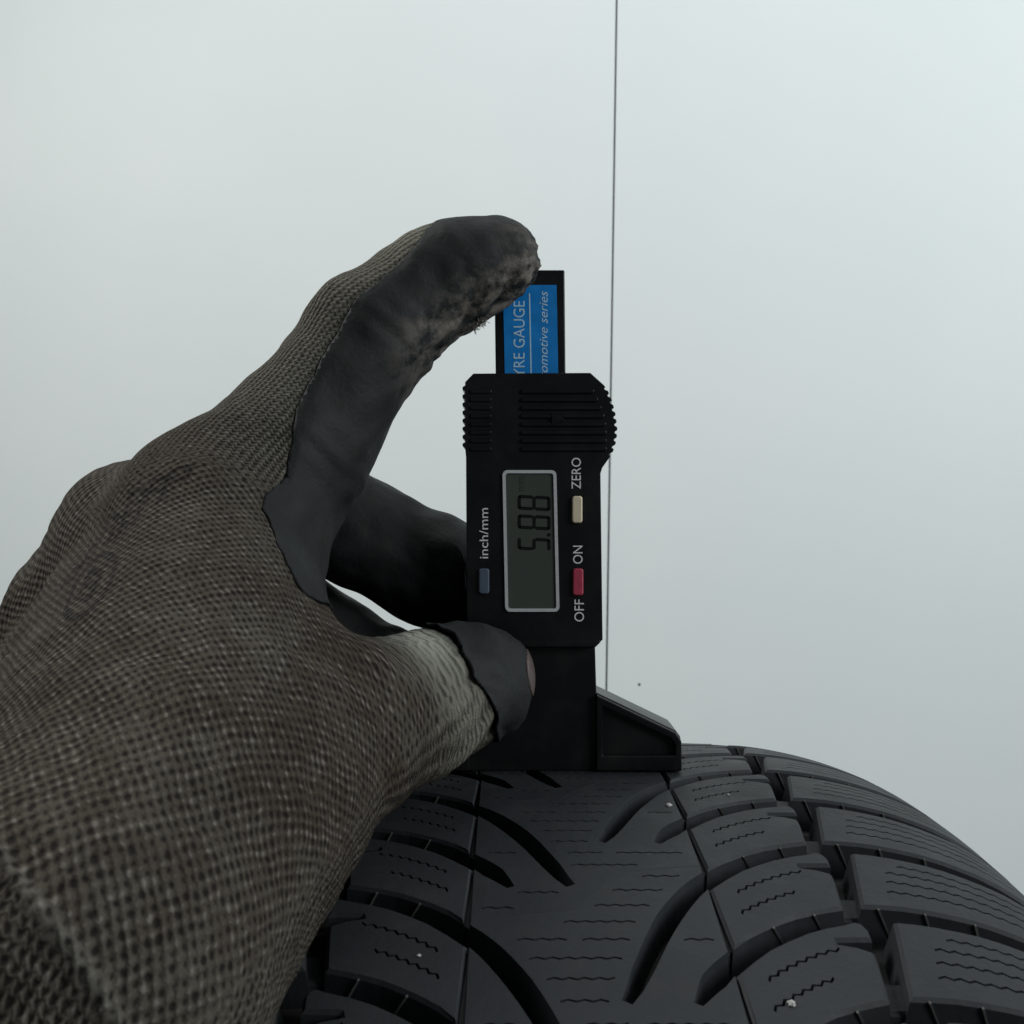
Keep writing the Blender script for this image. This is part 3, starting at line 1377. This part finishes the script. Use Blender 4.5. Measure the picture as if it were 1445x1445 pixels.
COAT, NQ, WQ, FT = masks(Q)
E2 = edges_of(HF2)


def lap(f, it):
    for _ in range(it):
        acc, num = f.copy(), np.ones(len(f))
        acc += np.bincount(E2[:, 0], f[E2[:, 1]], len(f)) + np.bincount(E2[:, 1], f[E2[:, 0]], len(f))
        num += np.bincount(E2[:, 0], minlength=len(f)) + np.bincount(E2[:, 1], minlength=len(f))
        f = acc / num
    return f


COAT = lap(COAT, 6)
rng = np.random.default_rng(5)


def wavy(Q, f, n=6, seed=1):
    r = np.random.default_rng(seed)
    s = np.zeros(len(Q))
    for _ in range(n):
        k = r.normal(size=3) * f
        s += np.sin(Q @ k + r.uniform(0, 6.28))
    return s / math.sqrt(n)


COAT = COAT + 0.24 * wavy(Q, 0.8, 7, 12) * np.clip(1 - np.abs(COAT) / 3, 0, 1) + 0.08 * wavy(Q, 2.4, 7, 13) * np.clip(1 - np.abs(COAT) / 2, 0, 1)


# ---- soiling, print, pale patch, seam
def blob(px, py, d, r):
    return np.exp(-((Q - P(px, py, d)) ** 2).sum(1) / (r * r))


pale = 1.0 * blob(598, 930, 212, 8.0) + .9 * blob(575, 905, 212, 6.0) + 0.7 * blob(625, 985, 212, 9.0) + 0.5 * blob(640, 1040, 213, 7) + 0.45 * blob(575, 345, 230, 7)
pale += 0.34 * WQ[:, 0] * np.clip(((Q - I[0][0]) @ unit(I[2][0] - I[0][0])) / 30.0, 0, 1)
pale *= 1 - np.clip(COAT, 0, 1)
# printed marks on the back of the hand
front = (NQ * (CAM - Q) / np.linalg.norm(CAM - Q, axis=1)[:, None]).sum(1) > 0.02


def nearest_v(px, py):
    d = CAM + (np.array([(px - 722.5) / FOC, 1, -(py - 722.5) / FOC]))[None] * np.linspace(110, 300, 500)[:, None]
    s = sdf(d)
    k = np.argmax(s < 0)
    return d[k] if s[k] < 0 else None


pr = np.zeros(len(Q))
c0 = nearest_v(128, 825)
if c0 is not None:
    n0 = unit(grad(c0[None])[0])
    q = Q - c0
    x, y, zz = q[:, 0], q[:, 2], np.abs(q @ n0)
    near_ = (zz < 10) & (NQ[:, 1] < -0.03)

    def seg(x0, y0, x1, y1, t=0.45):
        a, b = np.array([x0, y0]), np.array([x1, y1])
        ab = b - a
        s = np.clip(((x - x0) * ab[0] + (y - y0) * ab[1]) / (ab @ ab), 0, 1)
        return np.clip(1.4 - np.hypot(x - x0 - s * ab[0], y - y0 - s * ab[1]) / t, 0, 1)
    rr = np.hypot(x, y)
    pr = np.maximum(pr, np.clip(1.4 - np.abs(rr - 4.6) / 0.55, 0, 1))
    for s_ in ((-1.6, -2.2, -1.6, 2.2), (-1.6, 2.2, 1.4, 1.7), (1.4, 1.7, 1.2, .3), (-1.6, .2, 1.6, -.1), (1.6, -.1, 1.4, -2.0), (-1.6, -2.2, 1.4, -2.0)):
        pr = np.maximum(pr, seg(*s_))
    # blocky letters of the worn print further up and beside it
    for k, (lx, ly) in enumerate(((-9.6, -0.5), (-6.6, 3.4), (0.6, 13.4), (4.6, 15.6), (8.6, 17.6), (-3.6, 8.6), (1.0, 9.6))):
        for s_ in ((lx - 1.5, ly - 2.4, lx - 1.5, ly + 2), (lx - 1.5, ly + 2, lx + 1.5, ly + 2.6), (lx + 1.5, ly + 2.6, lx + 1.5, ly - (2 if k % 2 else 0)), (lx - 1.5, ly, lx + 1.5, ly + .4)):
            pr = np.maximum(pr, seg(*s_))
    pr *= near_ * (0.8 + 0.2 * np.clip(wavy(Q, 0.6, 5, 9), -1, 1))
# seam of the cuff: a ring round the wrist
s1, s2 = nearest_v(20, 1225), nearest_v(140, 1410)
ns_ = unit(grad(((s1 + s2) / 2)[None])[0])
axw = unit(np.cross(s2 - s1, ns_))
axw = axw if axw @ (M[0][0] - wristC) > 0 else -axw
sw = (Q - s1) @ axw
seam = np.exp(-((sw - 0.5 * np.sin(KV2 * 0.25)) / 0.8) ** 2)
cuff = np.clip((-0.5 - sw) / 1.5, 0, 1)

# style: 0 dotted mesh of the hand, 1 ribbed stripes (finger, ball of the thumb, cuff)
low = np.clip(((Q - P(300, 1235, 165)) @ unit(np.array([0.45, 0.1, -0.9]))) / 5.0, 0, 1)
stripe = np.clip(WQ[:, 0] * 1.2 + 0.8 * low + cuff, 0, 1)

# displaced fine surface: seam ridge, folds of loose cloth at the thumb
disp = 0.9 * seam - 0.4 * cuff + 0.10 * wavy(Q, 0.9, 8, 2)
fold_c = P(655, 1010, 216)
fold = np.exp(-((Q - fold_c) ** 2).sum(1) / 160.0)
disp += fold * 0.5 * np.sin((Q @ unit(np.array([0.75, .3, -.55]))) * 1.1)
disp *= (tyre_d(Q) > 0.8)
disp = disp * (1 - np.clip(COAT * 2, 0, 1)) - 0.6 * np.clip(COAT * 1.2 + 0.3, 0, 1) * (WQ[:, 1] < 0.5) - 0.45 * np.clip(COAT * 1.5, 0, 1) * (WQ[:, 1] >= 0.5)
GV = Q + NQ * disp[:, None]


def to_world(A):
    B = A * MM
    B[:, 2] += APEX * MM
    return B


hand_base = W(wristC)
hand = empty('gloved_hand', hand_base,
             'left hand in dirty brown knitted work glove with black rubber fingers holding the gauge', 'gloved hand')
HB = np.array(hand_base)


def big_mesh(name, V, Fs, attrs=None, uv=None):
    me = bpy.data.meshes.new(name)
    n = Fs.shape[1]
    me.vertices.add(len(V))
    me.vertices.foreach_set('co', V.astype(np.float32).ravel())
    me.loops.add(Fs.size)
    me.loops.foreach_set('vertex_index', Fs.astype(np.int32).ravel())
    me.polygons.add(len(Fs))
    me.polygons.foreach_set('loop_start', np.arange(len(Fs), dtype=np.int32) * n)
    me.update(calc_edges=True)
    me.validate()
    me.polygons.foreach_set('use_smooth', np.ones(len(me.polygons), bool))
    for k, a in (attrs or {}).items():
        at = me.attributes.new(k, 'FLOAT', 'POINT')
        at.data.foreach_set('value', a.astype(np.float32))
    return me


# ---- materials of the glove
m = Mat('dirty_knit')
ku, kv = m.attr('knit_u'), m.attr('knit_v')
st_, pal_, prn, seam_ = m.attr('stripe'), m.attr('pale'), m.attr('ink'), m.attr('seam')
tc = m.node('ShaderNodeTexCoord').outputs['Object']
wob1 = m.math('MULTIPLY_ADD', m.noise(330, 3, .6, tc), 1.3, -0.65)
wob2 = m.math('MULTIPLY_ADD', m.noise(290, 3, .6, tc), 1.2, -0.6)
u_ = m.math('ADD', ku, wob1)
v_ = m.math('ADD', kv, wob2)


def cosn(x, pitch, phase=0.0):
    return m.math('COSINE', m.math('MULTIPLY_ADD', x, 2 * math.pi / pitch, phase))


# dotted mesh: staggered holes between the loops
latt = m.math('MULTIPLY', cosn(u_, 2.0), cosn(v_, 1.74))
latt = m.math('MULTIPLY_ADD', latt, 0.5, 0.5)
# ribbed: lines along the finger broken into slanted stitches
sl = m.math('ADD', u_, m.math('MULTIPLY', m.math('PINGPONG', v_, 0.62), 0.9))
rib = m.math('MULTIPLY_ADD', cosn(v_, 1.24), 0.33, 0.42)
rib = m.math('MULTIPLY_ADD', cosn(sl, 1.15), 0.25, rib)
hmix = m.node('ShaderNodeMix', data_type='FLOAT')
m.link(st_, hmix.inputs['Factor'])
m.link(latt, hmix.inputs[2])
m.link(rib, hmix.inputs[3])
h0 = hmix.outputs[0]
cell = m.node('ShaderNodeCombineXYZ')
m.link(m.math('ROUND', m.math('DIVIDE', u_, 1.0)), cell.inputs[0])
m.link(m.math('ROUND', m.math('DIVIDE', v_, 0.87)), cell.inputs[1])
wn = m.node('ShaderNodeTexWhiteNoise', noise_dimensions='2D')
m.link(cell.outputs[0], wn.inputs['Vector'])
rnd_ = wn.outputs['Value']
h0 = m.math('ADD', h0, m.math('MULTIPLY_ADD', rnd_, 0.30, -0.15))
fine = m.noise(2600, 3, .6, tc)
hh = m.math('MULTIPLY_ADD', fine, 0.35, h0)
dirt = m.noise(38, 5, .62, tc)
dirt2 = m.noise(160, 4, .6, tc)
base = m.ramp(m.math('MULTIPLY_ADD', dirt2, 0.35, m.math('MULTIPLY', dirt, 0.65)),
              [(0.33, (0.040, 0.030, 0.022)), (0.50, (0.064, 0.055, 0.044)), (0.68, (0.092, 0.085, 0.070))])
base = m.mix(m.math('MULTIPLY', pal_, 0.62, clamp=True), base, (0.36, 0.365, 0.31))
base = m.mix(m.math('MULTIPLY', prn, 0.9, clamp=True), base, (0.008, 0.008, 0.008))
base = m.mix(m.math('MULTIPLY', seam_, 0.45, clamp=True), base, (0.17, 0.165, 0.145))
# shade in the loop gaps and glints on the yarn are painted in; the pale part is filled with fluff
gap_shade = m.math('MULTIPLY_ADD', h0, -2.6, 1.15, clamp=True)
gap_shade = m.math('MULTIPLY', gap_shade, m.math('MULTIPLY_ADD', pal_, -0.8, 0.9, clamp=True))
glint = m.math('MULTIPLY', m.math('MULTIPLY_ADD', h0, 3.0, -2.2, clamp=True), m.math('MULTIPLY_ADD', m.math('POWER', rnd_, 2.0), 0.36, 0.12))
glint = m.math('MULTIPLY', glint, m.math('SUBTRACT', 1.0, prn, clamp=True))
base = m.mix(gap_shade, base, (0.010, 0.009, 0.008))
base = m.mix(glint, base, (0.25, 0.235, 0.21))
m.color(base)
m.rough(0.85)
m.b.inputs['Specular IOR Level'].default_value = 0.1
m.bump(hh, 0.0007, 0.9)
KNIT = m.m

m = Mat('nitrile_coating')
wear = m.attr('wear')
n1 = m.noise(55, 5)
n2 = m.noise(900, 4, .6)
n3 = m.noise(210, 5, .65)
c1 = m.ramp(n1, [(0.3, (0.013, 0.0145, 0.015)), (0.7, (0.025, 0.0275, 0.0285))])
dirtm = m.math('MULTIPLY_ADD', n3, 2.2, -1.15, clamp=True)
c1 = m.mix(m.math('MULTIPLY', dirtm, 0.6), c1, (0.040, 0.033, 0.027))
wm = m.math('MULTIPLY', wear, m.math('MULTIPLY_ADD', n3, 5.0, -2.1, clamp=True), clamp=True)
c1 = m.mix(wm, c1, (0.15, 0.135, 0.118))
m.color(c1)
m.rough(m.math('MULTIPLY_ADD', n3, 0.3, 0.5))
m.b.inputs['Specular IOR Level'].default_value = 0.15
b1 = m.bump(n3, 0.0006, 0.6)
m.bump(n2, 0.00015, 0.8, b1)
COATM = m.m

SKIN = simple_mat('dusty_skin', (0.075, 0.054, 0.048), 0.5, 0.15, 600)

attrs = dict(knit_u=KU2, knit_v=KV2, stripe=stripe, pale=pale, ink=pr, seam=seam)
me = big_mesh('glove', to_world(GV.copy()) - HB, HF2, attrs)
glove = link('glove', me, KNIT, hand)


def clip_mesh(V, T3, f, attrs):
    """part of a triangle mesh where f > 0, cut exactly along f = 0"""
    ins = f > 0
    cnt = ins[T3].sum(1)
    keepT = [T3[cnt == 3]]
    nV = [V]
    nA = [[a] for a in attrs]
    cutmap = {}
    extra_i, extra_j, extra_t = [], [], []

    def cut(i, j):
        key = (min(i, j), max(i, j))
        if key not in cutmap:
            t = f[key[0]] / (f[key[0]] - f[key[1]])
            cutmap[key] = len(V) + len(extra_i)
            extra_i.append(key[0])
            extra_j.append(key[1])
            extra_t.append(t)
        return cutmap[key]
    out = []
    for tri in T3[(cnt == 1) | (cnt == 2)]:
        poly = []
        for a in range(3):
            i, j = tri[a], tri[(a + 1) % 3]
            if ins[i]:
                poly.append(i)
            if ins[i] != ins[j]:
                poly.append(cut(i, j))
        for k in range(1, len(poly) - 1):
            out.append((poly[0], poly[k], poly[k + 1]))
    T = np.concatenate([keepT[0], np.array(out, int).reshape(-1, 3)])
    ei, ej, et = np.array(extra_i), np.array(extra_j), np.array(extra_t)
    up = lambda A: np.concatenate([A, A[ei] + (A[ej] - A[ei]) * (et[:, None] if A.ndim > 1 else et)])
    V2, A2 = up(V), [up(a) for a in attrs]
    used = np.unique(T)
    mp = -np.ones(len(V2), int)
    mp[used] = np.arange(len(used))
    return V2[used], mp[T], [a[used] for a in A2]


T3 = np.concatenate([HF2[:, [0, 1, 2]], HF2[:, [0, 2, 3]]])
# coat surface: lifted a little, creased at the finger joints, standing off along the thumb's rolled edge
edge_lift = np.exp(-np.abs(COAT) / 1.0) * WQ[:, 1]
crease = np.zeros(len(Q))
for (cp_, dr, amp) in ((I[2][0], unit(I[3][0] - I[1][0]), 0.5), (I[1][0], unit(I[2][0] - I[0][0]), 0.35), (I[4][0], unit(I[5][0] - I[3][0]), 0.4)):
    s_ = (Q - cp_) @ dr
    crease += 0.3 * amp * np.exp(-(s_ / 7.0) ** 2) * np.sin(s_ * 1.1 + 1.2 * wavy(Q, 0.2, 4, 3)) * np.clip(COAT / 4, 0, 1)
tipw = np.exp(-np.clip(cone(Q, I[4][0], I[5][0], 10.5, 8.4), 0, 50) / 2) * WQ[:, 0]
under = np.clip(-(NQ @ unit(np.array([-0.45, -0.25, 0.86]))) + 0.25, 0, 1)
t_fin = np.clip(((Q - I[2][0]) @ unit(I[5][0] - I[2][0])) / np.linalg.norm(I[5][0] - I[2][0]), -0.4, 1.1)
wearv = np.clip(WQ[:, 0] * np.clip((t_fin + 0.15) * 2, 0, 1) * np.clip(under * 2.0 - 0.35, 0, 1), 0, 1)
wearv += np.exp(-((Q - P(745, 350, 232)) ** 2).sum(1) / 30) * 0.8
thick_in = np.clip(COAT / 1.5, 0, 1)
coat_d = 0.12 + 0.25 * thick_in + crease + 0.9 * edge_lift + 0.14 * wavy(Q, 0.5, 8, 4) + wearv * 0.30 * wavy(Q, 1.3, 8, 6)
coat_d += WQ[:, 1] * (0.28 * wavy(Q, 0.35, 6, 15) + 0.22 * np.sin(FT * 1.5 + 1.5 * wavy(Q, 0.25, 5, 16)) * np.exp(-np.clip(FT, 0, 40) / 6.0))
coat_d *= np.clip(to_gauge(Q)[:, 1] * 0 + 1, 0, 1)
coat_d = np.where(tyre_d(Q) < 0.9, 0.1, coat_d)
CVt, CT, (wv,) = clip_mesh(Q + NQ * coat_d[:, None], T3, COAT, [wearv])
me = big_mesh('rubber_coating', to_world(CVt.copy()) - HB, CT, dict(wear=wv))
coat = link('rubber_coating', me, COATM, hand)
so = coat.modifiers.new('thick', 'SOLIDIFY')
so.thickness = 0.0006
so.offset = -0.8

# bare thumb tip showing through the worn rubber
tipc = P(749, 951, 223)
fs = 1.0 - np.hypot((Q - tipc) @ np.array([1.0, 0, 0.12]) / 1.25, (Q - tipc) @ np.array([-0.12, 0, 1.0]) / 6.0)
fs = np.where((NQ @ unit(np.array([1, -0.6, .2])) > 0.1) & (WQ[:, 1] > 0.5), fs, -1)
SV, STr, _ = clip_mesh(Q + NQ * 0.85, T3, fs, [])
if len(STr):
    me = big_mesh('thumb_tip_skin', to_world(SV.copy()) - HB, STr)
    sk = link('thumb_tip_skin', me, SKIN, hand)
    sk['label'] = 'pinkish bare patch at the thumb tip'
    so = sk.modifiers.new('thick', 'SOLIDIFY')
    so.thickness = 0.0007

# frayed fibres hanging off the worn rubber
FIB = simple_mat('grey_fluff', (0.15, 0.14, 0.125), 0.9, 0.2, 900, 0)


def fibre(name, pts, r, mat):
    cu = bpy.data.curves.new(name, 'CURVE')
    cu.dimensions = '3D'
    cu.bevel_depth = r
    cu.bevel_resolution = 1
    for path in pts:
        sp = cu.splines.new('POLY')
        sp.points.add(len(path) - 1)
        for p_, q_ in zip(sp.points, path):
            p_.co = (*q_, 1)
    ob = bpy.data.objects.new('t', cu)
    COL.objects.link(ob)
    bpy.context.view_layer.update()
    me = bpy.data.meshes.new_from_object(ob.evaluated_get(bpy.context.evaluated_depsgraph_get()))
    bpy.data.objects.remove(ob)
    me.name = name
    return link(name, me, mat, hand)


rf = random.Random(21)


def surf_at(px, py):
    return nearest_v(px, py)


def tuft(px, py, n, length, d_, spread=1.2):
    paths = []
    c = np.array(P(px, py, d_))
    for _ in range(n):
        p_ = c + np.array([rf.gauss(0, spread), rf.gauss(0, spread * .6), rf.gauss(0, spread)])
        v = unit(np.array([rf.gauss(0, 1), rf.gauss(0, .6), rf.gauss(-.2, 1)]))
        path = []
        for s in range(6):
            path.append(tuple(to_world(p_[None].copy())[0] - HB))
            v = unit(v + np.array([rf.gauss(0, .5), rf.gauss(0, .5), rf.gauss(0, .5)]))
            p_ = p_ + v * length / 5
        paths.append(path)
    return paths


fibre('frayed_fibres', tuft(672, 450, 130, 2.2, 232, 0.75), 0.00007, FIB)
fr = []
for px, py in ((655, 462), (640, 476), (615, 500), (690, 428), (705, 412), (725, 392), (745, 376), (590, 528)):
    fr += tuft(px - 8, py - 8, 5, 1.6, 230, 1.1)
fibre('frayed_fibres', fr, 0.00007, FIB)
fr = []
for px, py in ((455, 417), (480, 400), (520, 374), (560, 350), (240, 624), (330, 566)):
    fr += tuft(px, py, 3, 1.8, 230, 1.0)
fibre('frayed_fibres', fr, 0.00004, FIB)
# ------------------------------------------------------------------ grit on the tread
GRIT = simple_mat('pale_grit', (0.40, 0.40, 0.39), 0.5, 0.2, 2000)


def grit(u, w, size, label):
    bm = bmesh.new()
    bmesh.ops.create_icosphere(bm, subdivisions=2, radius=size * MM)
    r_ = random.Random(int(u * 10 + w))
    for v in bm.verts:
        v.co *= r_.uniform(.6, 1.15)
        v.co.z *= 0.6
    me = bpy.data.meshes.new('grit_grain')
    bm.to_mesh(me)
    bm.free()
    p_ = tread_pt(w, u, size * 0.25)
    o = link('grit_grain', me, GRIT)
    o.location = Vector(p_) + tyre.location
    o['label'] = label
    o['category'] = 'grit'
    return o


for px, py, size, label in ((1117, 1417, 0.7, 'white grain of grit in a zigzag slit of a tread block'),
                            (944, 1137, 0.65, 'bright grain of grit at a tread block corner beside the gauge foot'),
                            (1028, 1122, 0.35, 'tiny pale speck on the tread block right behind the gauge foot'),
                            (591, 1349, 0.35, 'tiny pale speck on the dark tread under the thumb')):
    d = np.array([(px - 722.5) / FOC, 1, -(py - 722.5) / FOC])
    for t in np.arange(60, 420, .1):
        q = CAM + d * t
        r_ = math.hypot(q[1], q[2] + TYRE_R)
        if r_ < TYRE_R - prof(q[0] - XC):
            grit(TYRE_R * math.atan2(q[1], q[2] + TYRE_R), q[0] - XC, size, label)
            break
